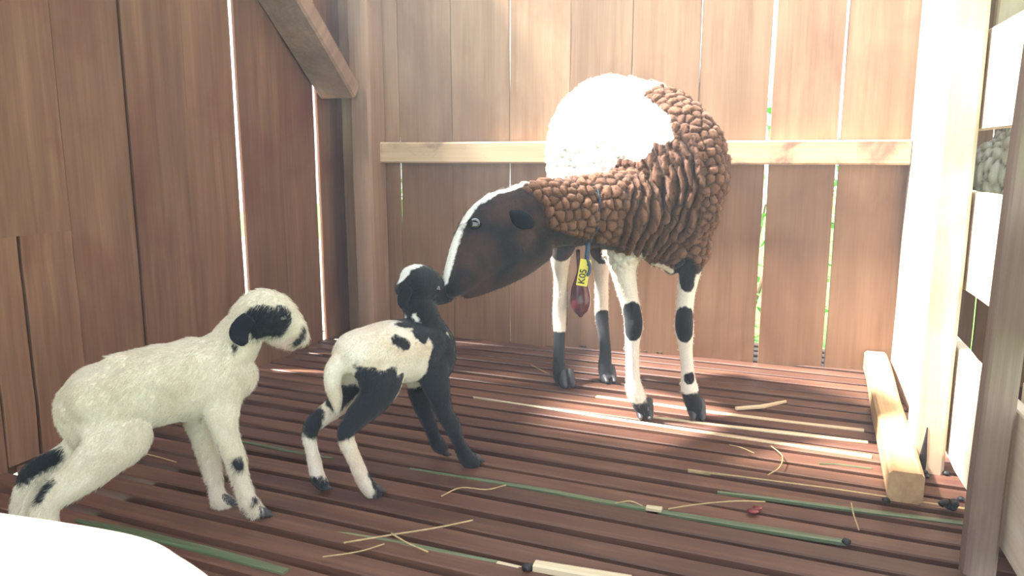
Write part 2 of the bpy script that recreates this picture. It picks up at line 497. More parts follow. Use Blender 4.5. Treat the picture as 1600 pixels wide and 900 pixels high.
# ------------------------------------------------------------------ unseen roof, outline shaped to shade the front half, open towards the back
def slab(name, poly, z, th, mat, parent=None):
    n = len(poly)
    V = [(x, y, z) for x, y in poly] + [(x, y, z + th) for x, y in poly]
    Fc = [tuple(range(n - 1, -1, -1)), tuple(range(n, 2 * n))] + [(i, (i + 1) % n, n + (i + 1) % n, n + i) for i in range(n)]
    me = bpy.data.meshes.new(name); me.from_pydata(V, [], Fc)
    return link(name, me, mat, parent)
tag(slab('shade_roof', [(-2.3, 1.46), (-2.3, 0.27), (1.9, 0.27), (1.9, 0.75)], 1.7, 0.03, M['roof']), 'unseen roof slab shaped to shade the front of the pen, open to the sky behind', kind='structure')

# ------------------------------------------------------------------ timbers
def timber(name, lo, hi, mat, label, cat, axis, group=None, seed=0, jit=0.0015, seg=8):
    o = box_between(name, lo, hi, mat, None, axis, seg, jit, seed)
    return tag(o, label, cat, group)
timber('corner_post', (-1.268, 2.185, -0.02), (-1.197, BY - 0.001, 1.6), M['post'], 'square brown corner post where the left and back walls meet', 'post', 2, seed=11)
timber('wall_rail', (-1.205, 2.247, 0.567), (0.336, BY - 0.001, 0.632), M['rail'], 'horizontal pale timber rail nailed across the back wall boards', 'rail', 0, seed=12, jit=.002)
# brace: lies against the left wall and drops to the corner post
a, b = Vector((-1.295, 1.80, 1.065)), Vector((-1.295, 2.16, 0.765))
d = b - a
me = plank_mesh('corner_brace', 0.125, d.length * 1.5, 0.056, 6, 0.001, 1, 13)
ang = math.atan2(d.z, d.y)
mid = b - d * 0.75 + Vector((0, math.sin(-ang), math.cos(ang))) * 0.028
o = link('corner_brace', me, M['post'], loc=mid, rot=(ang, 0, 0)); tag(o, 'slanting thick brown brace high in the left corner', 'brace')
timber('right_corner_post', (0.3375, 1.865, -0.01), (0.40, BY - 0.001, 1.6), M['pale'], 'pale post in the right corner behind the big post, touching the back wall', 'post', 2, seed=14)
timber('gate_post', (0.277, 1.56, -0.01), (0.336, 1.625, 1.6), M['pale'], 'thick pale sunlit post with a split foot beside the floor beam', 'post', 2, seed=15, jit=.002)
gp = [o for o in C.objects if o.name == 'gate_post'][0]
me = mesh_of('split', [loft([((.2985, 1.5592, .0), .0016, .0075), ((.2995, 1.5592, .03), .0016, .0065), ((.301, 1.5592, .065), .0016, .003), ((.302, 1.5592, .09), .0012, .001)], (1, 0, 0), 8, 3)])  # dark sliver laid on the post face to mark the crack
link('split', me, M['dung'], gp)['label'] = 'thin dark sliver marking the split at the foot'
me = plank_mesh('floor_beam', 0.056, 0.88, 0.056, 8, 0.002, 1, 16)
o = link('floor_beam', me, M['beam'], loc=(0.2735, 1.845, 0.0285), rot=(0, 0, math.radians(-3.2))); tag(o, 'short square pale timber beam lying on the slats by the right wall', 'beam')
def board(name, z0, z1, y0, y1, label, seed, x0=0.342, slope=0.0, th=0.02):
    me = plank_mesh(name, th, y1 - y0, z1 - z0, 10, 0.003, 1, seed)
    o = link(name, me, M['paley'], loc=(x0 + th / 2, (y0 + y1) / 2, (z0 + z1) / 2)); return tag(o, label, 'board')
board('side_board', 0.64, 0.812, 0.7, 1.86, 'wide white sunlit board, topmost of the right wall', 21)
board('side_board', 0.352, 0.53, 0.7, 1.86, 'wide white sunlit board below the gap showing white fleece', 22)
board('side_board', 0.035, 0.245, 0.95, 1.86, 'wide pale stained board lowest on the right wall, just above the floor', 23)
o = timber('near_post', (0.300, 1.178, -0.02), (0.341, 1.215, 1.2), M['grey'], 'narrow grey weathered post nearest the camera at the right edge', 'post', 2, seed=24, jit=.002)
o.rotation_euler.y = 0.012
timber('outer_plank', (0.372, 1.19, -0.05), (0.392, 1.30, 0.26), M['pale'], 'upright pale plank end behind the grey post at the right edge', 'plank', 2, seed=25)
timber('small_block', (0.363, 1.66, -0.01), (0.42, 1.74, 0.09), M['pale'], 'small pale wood block on the floor behind the thick pale post', 'block', 2, seed=26, seg=3)
timber('neighbour_plank', (0.50, 2.255, 0.90), (0.66, BY - 0.001, 1.5), M['pale'], 'grey-white plank in the neighbouring pen at the top right corner', 'plank', 2, seed=27)

# foreground rail: thick pale round-ended pole right in front of the lens
o = link('front_rail', mesh_of('front_rail', [loft([(at(-330, 925, .41), .055, .055), (at(-80, 967, .405), .0555, .055), (at(140, 1005, .40), .055, .055), (at(225, 1022, .40), .0485, .049), (at(292, 1036, .40), .040, .041)], (0, 0, 1), 28, 8)]), M['front'], smooth=True)
tag(o, 'blurred bright white rail end at the lower left, nearest the camera', 'rail')


# ------------------------------------------------------------------ animals
class Side:
    """a vertical plane through an animal's middle: pt(px, py, off) is the point `off` metres to the side `n` of it"""
    def __init__(self, p0, n): self.p0, self.n = Vector((*p0, 0)), Vector((*n, 0)).normalized(); self.t = Vector((-self.n.y, self.n.x, 0))
    def pt(self, px, py, off=0.0): return on_plane(px, py, self.p0 + self.n * off, self.n)
    def scale(self, px, py, off=0.0): return (self.pt(px, py, off) - EYE).length / F * 0.985

def tube(S, rows, off=0.0, wfac=1.0, ring=18, n=5):
    """rows: (px, py, r_px[, off[, width factor]]) in the plane of S"""
    st = []
    for q in rows:
        o = q[3] if len(q) > 3 else off
        wf = q[4] if len(q) > 4 else wfac
        p = S.pt(q[0], q[1], o); r = q[2] * S.scale(q[0], q[1], o)
        st.append((p, r, r * wf))
    return loft(st, S.n, ring, n)

def hoof_pair(S_lat, fwd, p, size, mat, parent):
    """two cloven toes at ground point p"""
    fwd = Vector(fwd).normalized(); lat = Vector((-fwd.y, fwd.x, 0))
    for s_ in (-1, 1):
        c = p + lat * s_ * size * 0.36
        z = size
        st = [(c + Vector((0, 0, z * 1.25)) - fwd * z * 0.35, z * .34, z * .32), (c + Vector((0, 0, z * .75)) - fwd * z * 0.02, z * .5, z * .36),
              (c + Vector((0, 0, z * .40)) + fwd * z * .42, z * .36, z * .32), (c + Vector((0, 0, z * .20)) + fwd * z * 0.95, z * .15, z * .17)]
        link('hoof', mesh_of('hoof', [loft(st, lat, 12, 4)]), mat, parent, smooth=True)

def eye(parent, p, n, r, mat, lid_mat=None):
    bm = bmesh.new(); bmesh.ops.create_uvsphere(bm, u_segments=16, v_segments=10, radius=r)
    me = bpy.data.meshes.new('eye'); bm.to_mesh(me); bm.free()
    return link('eye', me, mat, parent, loc=p, smooth=True)

def fur(parent, me, mat, n, length, lie, attr=None, seed=0, up=0.45, rad=0.00035, keep=None, segs=4, curl=0.0):
    """short hairs standing on a coat, one curves object (nobody could count them)"""
    q = np.random.default_rng(seed)
    me.calc_loop_triangles()
    nt_ = len(me.loop_triangles)
    tri = np.empty(nt_ * 3, np.int32); me.loop_triangles.foreach_get('vertices', tri); tri = tri.reshape(-1, 3)
    V = verts(me); Nn = normals(me)
    A = V[tri]
    ar = np.linalg.norm(np.cross(A[:, 1] - A[:, 0], A[:, 2] - A[:, 0]), axis=1)
    pick = q.choice(nt_, n, p=ar / ar.sum())
    u = q.random((n, 2)); fl_ = u.sum(1) > 1; u[fl_] = 1 - u[fl_]
    wts = np.stack([1 - u.sum(1), u[:, 0], u[:, 1]], 1)
    T = tri[pick]
    P = (V[T] * wts[:, :, None]).sum(1); NN = (Nn[T] * wts[:, :, None]).sum(1); NN /= np.linalg.norm(NN, axis=1)[:, None]
    if keep is not None:
        k = (keep[T] * wts).sum(1)
        ok = q.random(n) < k
        P, NN, T, wts = P[ok], NN[ok], T[ok], wts[ok]
    n = len(P)
    lie = np.array(lie, float); lie /= np.linalg.norm(lie)
    D = lie[None] - NN * (NN @ lie)[:, None]
    D += q.normal(0, 0.35, (n, 3)); D -= NN * (D * NN).sum(1)[:, None]
    D /= np.linalg.norm(D, axis=1)[:, None] + 1e-9
    Ln = length * q.uniform(0.6, 1.25, n)
    pos = np.empty((n, segs, 3))
    for i in range(segs):
        t = i / (segs - 1)
        pos[:, i] = P - NN * 0.001 + (NN * (up * t * (1 - 0.35 * t))[..., None] if False else NN * (up * t * (1 - 0.35 * t))) * Ln[:, None] + D * (t ** 1.2 * (1 - up * .5)) * Ln[:, None] 
    if curl: pos[:, 1:] += q.normal(0, curl, (n, segs - 1, 3))
    hc = bpy.data.hair_curves.new('fur')
    hc.add_curves([segs] * n)
    hc.attributes['position'].data.foreach_set('vector', pos.astype(np.float32).ravel())
    ra = hc.attributes.get('radius') or hc.attributes.new('radius', 'FLOAT', 'POINT')
    rr = np.tile(np.linspace(1, 0.25, segs) * rad, n).astype(np.float32)
    ra.data.foreach_set('value', rr)
    for name in (attr or []):
        src = np.empty(len(V), np.float32); me.attributes[name].data.foreach_get('value', src)
        val = (src[T] * wts).sum(1)
        a_ = hc.attributes.new(name, 'FLOAT', 'POINT'); a_.data.foreach_set('value', np.repeat(val, segs).astype(np.float32))
    hc.materials.append(mat)
    o = bpy.data.objects.new('fur', hc); C.objects.link(o); o.parent = parent; o.matrix_parent_inverse = world_of(parent).inverted(); o['kind'] = 'stuff'
    return o
BLACK = (0.014, 0.017, 0.024)

from mathutils.bvhtree import BVHTree
def bvh_of(me):
    me.calc_loop_triangles()
    return BVHTree.FromPolygons([v.co for v in me.vertices], [p.vertices for p in me.polygons])
def hit(bv, px, py):
    r = ray(px, py).normalized()
    p, nrm, _, _ = bv.ray_cast(EYE, r)
    return (p, nrm) if p is not None else (at(px, py, 1.7), -r)
def displace(me, amt):
    V = verts(me) + normals(me) * np.asarray(amt)[:, None]
    me.vertices.foreach_set('co', V.astype(np.float32).ravel()); me.update()
def tube_path(name, pts, r, mat, parent=None, ring=8, n=4):
    return link(name, mesh_of(name, [loft([(p, r, r) for p in pts], (0.3, 0.9, 0.31), ring, n)]), mat, parent, smooth=True)
def locks(V, sel, spacing, seed, metric=None):
    """cell pattern of wool locks: (distance to nearest seed, gap to the second nearest)"""
    W = V if metric is None else V @ metric
    q = np.random.default_rng(seed)
    order = q.permutation(np.nonzero(sel)[0])
    grid = {}; seeds = []
    for i in order:
        p = W[i]; k = tuple((p // spacing).astype(int)); ok = True
        for dx in (-1, 0, 1):
            for dy in (-1, 0, 1):
                for dz in (-1, 0, 1):
                    for o_ in grid.get((k[0] + dx, k[1] + dy, k[2] + dz), ()):
                        if (p[0] - o_[0]) ** 2 + (p[1] - o_[1]) ** 2 + (p[2] - o_[2]) ** 2 < spacing * spacing: ok = False; break
                    if not ok: break
                if not ok: break
            if not ok: break
        if ok: grid.setdefault(k, []).append(p); seeds.append(p)
    kd = kdtree.KDTree(len(seeds))
    for i, p in enumerate(seeds): kd.insert(p, i)
    kd.balance()
    f1 = np.full(len(V), spacing); f2 = np.full(len(V), spacing); idx = np.zeros(len(V), int)
    for i in np.nonzero(sel)[0]:
        r_ = kd.find_n(W[i], 2)
        f1[i], f2[i], idx[i] = r_[0][2], r_[1][2], r_[0][1]
    return f1, f2, q.random(len(seeds) + 1)[idx]

# ---- lamb 1: white, black ear and eye patch, at the left
S1 = Side((-0.93, 0.91), (0.683, -0.73))
lamb1 = empty('lamb', (-0.93, 0.91, 0)); tag(lamb1, 'white newborn lamb with black ear and eye patch standing at the left', 'lamb', 'newborn lambs')
P1 = [
    # trunk
    tube(S1, [(112, 640, 20, 0, 1.1), (135, 630, 42, 0, .95), (175, 620, 52, 0, .88), (220, 608, 56, 0, .82), (270, 598, 57, 0, .82), (320, 588, 58, 0, .78), (352, 585, 52, 0, .74), (378, 588, 30, 0, .9)]),
    # neck
    tube(S1, [(335, 572, 46, 0, .75), (358, 548, 39, 0, .72), (376, 523, 33, 0, .72), (392, 500, 28, 0, .8)]),
    # head
    tube(S1, [(380, 494, 20, 0, .9), (405, 487, 33, 0, .80), (430, 492, 33, 0, .78), (449, 505, 25, 0, .80), (462, 519, 18, 0, .85), (470, 528, 12, 0, 1.0)]),
    tube(S1, [(418, 506, 22), (438, 520, 18.5), (452, 530, 14), (463, 535, 9)], 0, .72),
    # tail
    tube(S1, [(128, 606, 15), (112, 622, 17), (111, 650, 18), (121, 680, 13), (130, 702, 7)], -0.004, .8),
    # near hind leg
    tube(S1, [(170, 640, 48, .016, .5), (182, 680, 46, .03, .5), (160, 712, 33, .036, .6), (125, 745, 25, .038, .6), (92, 768, 20, .038, .65), (74, 790, 17, .038, .75), (70, 815, 15.5, .038, .85), (72, 842, 15, .038, .9), (75, 862, 17, .038, .95), (82, 878, 15, .038, 1)]),
    # far hind leg
    tube(S1, [(165, 650, 44, -.016, .5), (150, 690, 38, -.03, .5), (118, 712, 26, -.036, .6), (85, 728, 20, -.038, .65), (58, 740, 18, -.038, .7), (46, 765, 16, -.038, .75), (38, 795, 14, -.038, .9), (30, 822, 14, -.038, .9), (26, 842, 15, -.038, 1), (32, 858, 14, -.038, 1)]),
    # near fore leg
    tube(S1, [(348, 595, 36, .018, .5), (346, 630, 28, .03, .55), (352, 665, 18, .034, .75), (362, 700, 14.5, .034, .85), (370, 726, 14.5, .034, .9), (377, 750, 11.5, .034, .9), (384, 773, 11.5, .034, .95), (391, 788, 13, .034, .95), (402, 798, 11, .034, 1)]),
    # far fore leg
    tube(S1, [(330, 595, 34, -.018, .5), (312, 640, 24, -.03, .55), (317, 680, 16, -.034, .8), (326, 712, 13, -.034, .9), (333, 738, 12.5, -.034, .9), (338, 758, 10, -.034, .9), (341, 774, 11, -.034, .95), (346, 783, 12, -.034, .95), (355, 789, 10, -.034, 1)]),
]
P1 += [tube(S1, [(172, 566, 10, .012), (205, 572, 16, .016), (230, 590, 14, .02)], 0, .8), tube(S1, [(345, 545, 12, .012), (352, 580, 18, .026), (356, 615, 18, .032)], 0, .6)]
me = fuse('body', P1, 0.0032, 7, 0.5)
displace(me, [0.0022 * mnoise.noise(v.co * 22) + 0.0010 * mnoise.noise(v.co * 60) for v in me.vertices])
V = verts(me)
def cp(S, a, b, ra, rb, oa, ob=None):
    ob = oa if ob is None else ob
    return (S.pt(*a, oa), S.pt(*b, ob), ra * S.scale(*a), rb * S.scale(*b))
caps = []
for sg in (1, -1):
    o = .026 * sg
    caps += [cp(S1, (404, 500), (412, 512), 22, 21, o), cp(S1, (438, 496), (432, 514), 18, 18, o), cp(S1, (412, 492), (438, 496), 15, 15, o), cp(S1, (400, 492), (380, 500), 10, 10, o)]
caps += [cp(S1, (472, 512), (471, 524), 5.5, 6, .010), cp(S1, (468, 527), (464, 536), 7.5, 6, .010), cp(S1, (472, 512), (466, 534), 5.5, 6, -.012)]
caps += [cp(S1, (372, 722), (375, 730), 8, 7, .048), cp(S1, (366, 540), (368, 545), 5, 3.5, .03), cp(S1, (341, 529), (346, 533), 4, 3, .012)]
caps += [cp(S1, (66, 762), (58, 778), 10, 8, .044), cp(S1, (80, 754), (66, 762), 6, 10, .044)]
caps += [cp(S1, (90, 710), (62, 722), 12, 14, -.03), cp(S1, (50, 735), (44, 745), 16, 13, -.038), cp(S1, (130, 640), (131, 660), 2.5, 2.5, .02)]
caps += [cp(S1, (383, 797), (390, 792), 8, 7, .034), cp(S1, (412, 800), (416, 804), 10, 10, .034), cp(S1, (352, 792), (364, 792), 9, 8, -.034), cp(S1, (396, 780), (397, 784), 5, 5, .04)]
set_attr(me, 'patch', caps_sd(V, caps))
muz = caps_sd(V, [cp(S1, (462, 522), (440, 538), 16, 12, .0)])
set_attr(me, 'pink', muz)
M['lamb1'] = coat('white_lamb_coat', (0.79, 0.72, 0.59), [('pink', (0.72, 0.55, 0.46)), ('patch', BLACK)], base2=(0.70, 0.62, 0.48), noise_scale=120)
link('body', me, M['lamb1'], lamb1)
fur(lamb1, me, M['lamb1'], 56000, 0.0135, (-0.6 * S1.t.x, -0.6 * S1.t.y, -0.75), ['patch', 'pink'], 1, up=.42, rad=.00030)
M['black_coat'] = coat('black_coat', BLACK, [], base2=(0.010, 0.012, 0.018), sheen=0.04)
def ear(S, rows, off, parent, mat, wf=.22):
    e_ = link('ear', fuse('ear', [tube(S, rows, off, wf, 14, 5)], 0.0022, 3), mat, parent); return e_
ear(S1, [(390, 496, 12), (381, 506, 15), (374, 520, 16), (379, 532, 12), (384, 539, 5)], .040, lamb1, M['black_coat'])
ear(S1, [(392, 494, 10), (388, 506, 14), (384, 520, 14), (386, 534, 8)], -.040, lamb1, M['black_coat'])
def side_eyes(parent, me, S, px, py, r):
    b_ = bvh_of(me); c_ = S.pt(px, py, 0)
    for sg in (1, -1):
        p_, n_, _, _ = b_.ray_cast(c_ + S.n * .1 * sg, -S.n * sg)
        if p_ is not None: eye(parent, p_ - S.n * sg * r * .62, None, r, M['eye'])
side_eyes(lamb1, me, S1, 439, 494, .0078)
for (x, y, o) in ((404, 803, .034), (352, 793, -.034), (80, 876, .038), (30, 862, -.038)):
    p = S1.pt(x, y, o); p.z = 0.001
    hoof_pair(S1, S1.t, p + S1.t * .003, 0.0172, M['hoof'], lamb1)

# ---- lamb 2: black and white, seen from behind its right hip
S2 = Side((-0.62, 1.237), (0.838, -0.546))
lamb2 = empty('lamb', (-0.62, 1.237, 0)); tag(lamb2, 'black and white newborn lamb with a black head, nose to nose with the ewe', 'lamb', 'newborn lambs')
P2 = [
    tube(S2, [(530, 572, 16, 0, 1.0), (548, 558, 37, 0, .95), (580, 553, 46, 0, .9), (615, 550, 50, 0, .85), (645, 547, 51, 0, .8), (668, 545, 46, 0, .75), (688, 548, 26, 0, .9)]),
    tube(S2, [(676, 512, 22, 0, .9), (684, 540, 27, 0, 1), (685, 565, 26, 0, 1), (680, 590, 18, 0, 1)]),
    tube(S2, [(664, 545, 44, 0, .7), (664, 515, 32, 0, .75), (658, 490, 28, 0, .85), (650, 468, 27, 0, .9)]),
    tube(S2, [(634, 452, 20, 0, .95), (646, 446, 32, 0, .82), (664, 448, 31, 0, .8), (682, 456, 22, 0, .82), (694, 461, 16, 0, .85), (701, 463, 10, 0, 1)]),
    # tail
    tube(S2, [(538, 552, 14), (524, 575, 15), (520, 598, 14), (525, 622, 10), (528, 645, 4)], .004, .8),
    # near hind
    tube(S2, [(590, 570, 42, .018, .5), (594, 595, 40, .03, .5), (584, 624, 29, .034, .6), (560, 650, 21, .035, .65), (542, 670, 15, .035, .75), (541, 688, 13, .035, .8), (549, 708, 11.5, .035, .85), (559, 730, 10.5, .035, .9), (568, 750, 11.5, .035, .95), (580, 766, 10.5, .035, 1), (590, 773, 8, .035, 1)]),
    # far hind
    tube(S2, [(560, 572, 40, -.016, .5), (552, 606, 28, -.03, .55), (530, 630, 19, -.036, .65), (505, 650, 16, -.038, .7), (489, 664, 14, -.038, .8), (484, 682, 12, -.038, .8), (488, 706, 10, -.038, .9), (493, 730, 9.5, -.038, .9), (497, 747, 11, -.038, .95), (506, 757, 9, -.038, 1)]),
    # near fore
    tube(S2, [(672, 560, 34, .018, .5), (680, 595, 25, .03, .55), (689, 628, 17, .034, .8), (699, 652, 13, .034, .85), (708, 668, 12.5, .034, .9), (717, 692, 10, .034, .9), (727, 712, 11.5, .034, .95), (740, 725, 11, .034, 1)]),
    # far fore
    tube(S2, [(662, 565, 32, -.018, .5), (655, 605, 20, -.03, .6), (662, 638, 14, -.034, .8), (670, 660, 11, -.034, .85), (677, 678, 10, -.034, .9), (684, 692, 11, -.034, .95), (691, 700, 10, -.034, 1)]),
]
me = fuse('body', P2, 0.0032, 7, 0.5)
displace(me, [0.0020 * mnoise.noise(v.co * 24) + 0.0008 * mnoise.noise(v.co * 60) for v in me.vertices])
V = verts(me)
caps = []
# black: head, neck, chest and fore legs
caps += [cp(S2, (646, 446), (700, 462), 60, 30, 0), cp(S2, (664, 500), (664, 480), 40, 34, 0), cp(S2, (672, 525), (690, 560), 22, 34, .02), cp(S2, (690, 560), (690, 600), 34, 30, .03),
         cp(S2, (685, 600), (745, 735), 34, 30, .034), cp(S2, (650, 612), (700, 710), 22, 30, -.034), cp(S2, (700, 545), (690, 600), 40, 40, -.03), cp(S2, (702, 520), (702, 590), 36, 36, -.01), cp(S2, (652, 505), (660, 525), 11, 10, .035)]
# spots on the back
caps += [cp(S2, (622, 530), (634, 538), 10, 9, .045), cp(S2, (625, 503), (640, 508), 8, 8, .02), cp(S2, (648, 510), (660, 530), 9, 8, .04)]
# hip: rump patch, thigh down to the hock
caps += [cp(S2, (552, 574), (562, 592), 16, 20, .05), cp(S2, (575, 605), (600, 612), 30, 28, .05), cp(S2, (612, 582), (600, 600), 10, 26, .045), cp(S2, (588, 618), (562, 652), 32, 26, .036), cp(S2, (562, 652), (534, 676), 24, 13, .036), cp(S2, (628, 590), (618, 600), 7, 16, .045)]
# near hind foot and far hind leg
caps += [cp(S2, (575, 742), (596, 780), 9, 14, .035), cp(S2, (545, 600), (525, 628), 22, 16, -.03), cp(S2, (492, 648), (486, 672), 16, 15, -.038), cp(S2, (494, 748), (510, 765), 12, 14, -.038)]
set_attr(me, 'patch', caps_sd(V, caps))
wh = [cp(S2, (634, 428), (654, 410), 11, 9, .0), cp(S2, (648, 494), (638, 494), 5, 6, .0), cp(S2, (622, 440), (634, 428), 4, 9, 0), cp(S2, (654, 410), (672, 412), 8, 3, 0), cp(S2, (648, 494), (656, 504), 4, 2, 0.02)]
set_attr(me, 'white', caps_sd(V, wh))
M['lamb2'] = coat('piebald_lamb_coat', (0.80, 0.74, 0.63), [('patch', BLACK), ('white', (0.82, 0.80, 0.76))], base2=(0.68, 0.56, 0.42), noise_scale=120)
link('body', me, M['lamb2'], lamb2)
fur(lamb2, me, M['lamb2'], 42000, 0.008, (-0.6 * S2.t.x, -0.6 * S2.t.y, -0.75), ['patch', 'white'], 2, up=.35, rad=.00028)
ear(S2, [(640, 450, 9), (634, 458, 12), (630, 470, 12), (631, 481, 7)], .042, lamb2, M['black_coat'])
ear(S2, [(640, 450, 9), (634, 458, 12), (630, 470, 11), (632, 481, 6)], -.042, lamb2, M['black_coat'])
side_eyes(lamb2, me, S2, 674, 449, .0075)
for (x, y, o) in ((588, 775, .035), (503, 761, -.038), (744, 730, .034), (692, 703, -.034)):
    p = S2.pt(x, y, o); p.z = 0.001
    hoof_pair(S2, S2.t, p + S2.t * .002, 0.0140, M['hoof'], lamb2)

# ---- the ewe: brown wool, white back, dark head bent down to the black lamb
EO = Vector((-0.433, 1.915, 0)); ET = Vector((0.77, -0.64, 0)).normalized(); EN = Vector((ET.y, -ET.x, 0))   # EN: her right side
ewe = empty('sheep', (-0.31, 1.81, 0)); tag(ewe, 'brown-woolled ewe with white back and dark head bending down to the lamb', 'sheep')
def Ew(s_, l_, z_): return EO + ET * s_ + EN * l_ + Vector((0, 0, z_))
CF = Vector((-math.sin(YAW), math.cos(YAW), 0))
def leg(rows, q, lat=None, n=5, ring=16):
    st = []
    for r_ in rows:
        px, py, rp = r_[:3]
        back = r_[3] if len(r_) > 3 else 0.0
        p = on_plane(px, py, Vector(q) + CF * back, CF)
        k = (p - EYE).dot(CF) / F
        st.append((p, rp * k * (r_[4] if len(r_) > 4 else 1.15), rp * k))
    return loft(st, Vector((math.cos(YAW), math.sin(YAW), 0)), ring, n)
NOSE = S2.pt(703, 463, 0.0)
nose_d = (NOSE - EYE).dot(CF) 
def hd(px): return nose_d + 0.002 + (px - 703) / (1000 - 703) * (1.66 - nose_d)
def neck(rows, wf):
    st = []
    for px, py, rp, *o in rows:
        k = hd(px) / F
        p = EYE + ray(px, py) * hd(px)
        st.append((p, rp * k, rp * k * (o[0] if o else wf)))
    return loft(st, CF, 22, 6)
trunk = loft([(Ew(-.085, 0, .63), .08, .055), (Ew(-.06, 0, .625), .13, .085), (Ew(.0, 0, .61), .168, .105), (Ew(.07, 0, .595), .178, .112), (Ew(.15, 0, .575), .185, .114),
              (Ew(.22, 0, .55), .187, .11), (Ew(.275, 0, .515), .182, .102), (Ew(.32, 0, .475), .145, .085), (Ew(.345, 0, .445), .085, .05)], EN, 32, 6)
PE = [trunk,
      neck([(1030, 335, 66, .8), (985, 332, 62, .8), (940, 331, 57, .78), (895, 333, 52, .78), (855, 336, 52, .74), (815, 340, 50, .7)], .8),
      neck([(838, 342, 50, .6), (806, 348, 55, .60), (774, 366, 58, .60), (746, 396, 47, .62), (724, 426, 33, .72), (710, 446, 22, .85), (704, 454, 14, 1.0)], .65),
      neck([(840, 372, 40), (805, 392, 44), (768, 417, 38), (742, 439, 27), (724, 455, 16)], .56),
      leg([(1035, 350, 50, .03, 1), (1042, 385, 40, .02, 1), (1048, 408, 26, .02, 1), (1050, 420, 12, .02, 1)], (-0.20, 1.70, 0)),
      # right fore leg
      leg([(985, 330, 34, .02, 1.6), (975, 375, 29, .01, 1.5), (972, 410, 22, 0, 1.3), (980, 455, 16.5), (988, 490, 14.5), (990, 508, 15.5), (988, 535, 12), (988, 562, 11), (989, 590, 11.5), (991, 607, 14), (998, 625, 14), (1006, 642, 13)], (-0.252, 1.70, 0)),
      # left fore leg
      leg([(1072, 340, 38, .02, 1.6), (1080, 385, 26, .01, 1.5), (1078, 420, 18, 0, 1.3), (1072, 460, 14), (1069, 495, 14), (1069, 513, 15.5), (1071, 540, 11.5), (1073, 565, 10.5), (1075, 590, 11.5), (1077, 606, 14), (1082, 625, 14), (1088, 645, 13)], (-0.135, 1.74, 0)),
      # hind legs
      leg([(895, 300, 40, .0, 1.6), (885, 350, 30, .01, 1.5), (876, 395, 18, .02, 1.5), (876, 430, 11.5, .035), (875, 465, 11, .045), (874, 495, 11, .05), (874, 525, 9.5, .035), (873, 555, 9.5, .015), (874, 580, 11, 0), (878, 594, 11, -.005), (886, 601, 9, -.02)], (-0.485, 1.90, 0)),
      leg([(950, 300, 40, .0, 1.6), (945, 360, 30, .01, 1.5), (940, 400, 18, .02, 1.5), (940, 430, 11.5, .035), (940, 465, 11, .045), (940, 493, 11, .05), (943, 520, 9.5, .035), (946, 550, 9.5, .015), (945, 572, 11, 0), (947, 587, 11, -.005), (951, 594, 9, -.02)], (-0.385, 1.965, 0)),
      ]
me = fuse('body', PE, 0.0032, 8, 0.5)
V = verts(me)
bv0 = bvh_of(me)
def cpe(a, b, ra, rb): return (a, b, ra, rb)
kn = lambda px, py: at(px, py, hd(px))
head_c = [(kn(800, 348), kn(774, 372), .064, .078), (kn(774, 372), kn(715, 440), .080, .05)]
under_c = [(kn(812, 400), kn(870, 398), .052, .034), (kn(870, 398), kn(950, 396), .034, .022), (kn(812, 372), kn(812, 400), .03, .05)]
legs_z = V[:, 2]
sd_head = caps_sd(V, head_c); sd_under = caps_sd(V, under_c)
axis_c = [(Ew(-.1, 0, .60), Ew(.30, 0, .57), .17, .17), (Ew(.30, 0, .57), Ew(.40, 0, .50), .17, .13), (kn(1010, 333), kn(815, 338), .105, .078)]
sd_tr = caps_sd(V, axis_c)
low = np.clip((V[:, 2] - 0.34) / 0.035, 0, 1)
na, nb_ = np.array(kn(815, 338)), np.array(kn(1010, 333))
nt = ((V - na) @ (nb_ - na)) / ((nb_ - na) @ (nb_ - na))
zrel = V[:, 2] - (na[2] + (nb_[2] - na[2]) * nt)
thr = -(.014 + .085 * np.clip(nt, 0, 1)) - np.clip(nt - .55, 0, 1) * .5
low = low * np.where(nt < .85, np.clip((zrel - thr) / .010, 0, 1), 1)
wool = np.clip(-np.minimum(sd_tr - 0.045, 1) / 0.02, 0, 1) * np.clip(np.minimum(sd_head, sd_under) / 0.012, 0, 1) * low
sel = wool > 0
W = V + np.array([mnoise.noise_vector(Vector(p) * 45) for p in V]) * 0.0045
f1, f2, rnd = locks(W, sel, 0.0160, 5)
# long upright folds on the shoulder and neck base: pattern stretched along the fold
met = np.array(((1, 0, 0), (0, 1, 0), (0, 0, 0.30)))
shc = [(on_plane(1045, 250, Vector((-0.2, 1.60, 0)), CF), on_plane(1030, 380, Vector((-0.2, 1.60, 0)), CF), .085, .105)]
shoulder = np.clip(-caps_sd(V, shc) / 0.03, 0, 1)
g1, g2, rnd2 = locks(W + np.stack([V[:, 2] * .25, V[:, 2] * 0, V[:, 2] * 0], 1), sel & (shoulder > 0), 0.0128, 6, met)
def dome(a, b_, sp):
    t = np.clip((b_ - a) / (sp * 0.75), 0, 1)
    return np.sqrt(np.clip(1 - (1 - t) ** 2, 0, 1)) * np.clip(t / .12, 0, 1) ** .5
hA, hB = dome(f1, f2, .0160), dome(g1, g2, .0128)
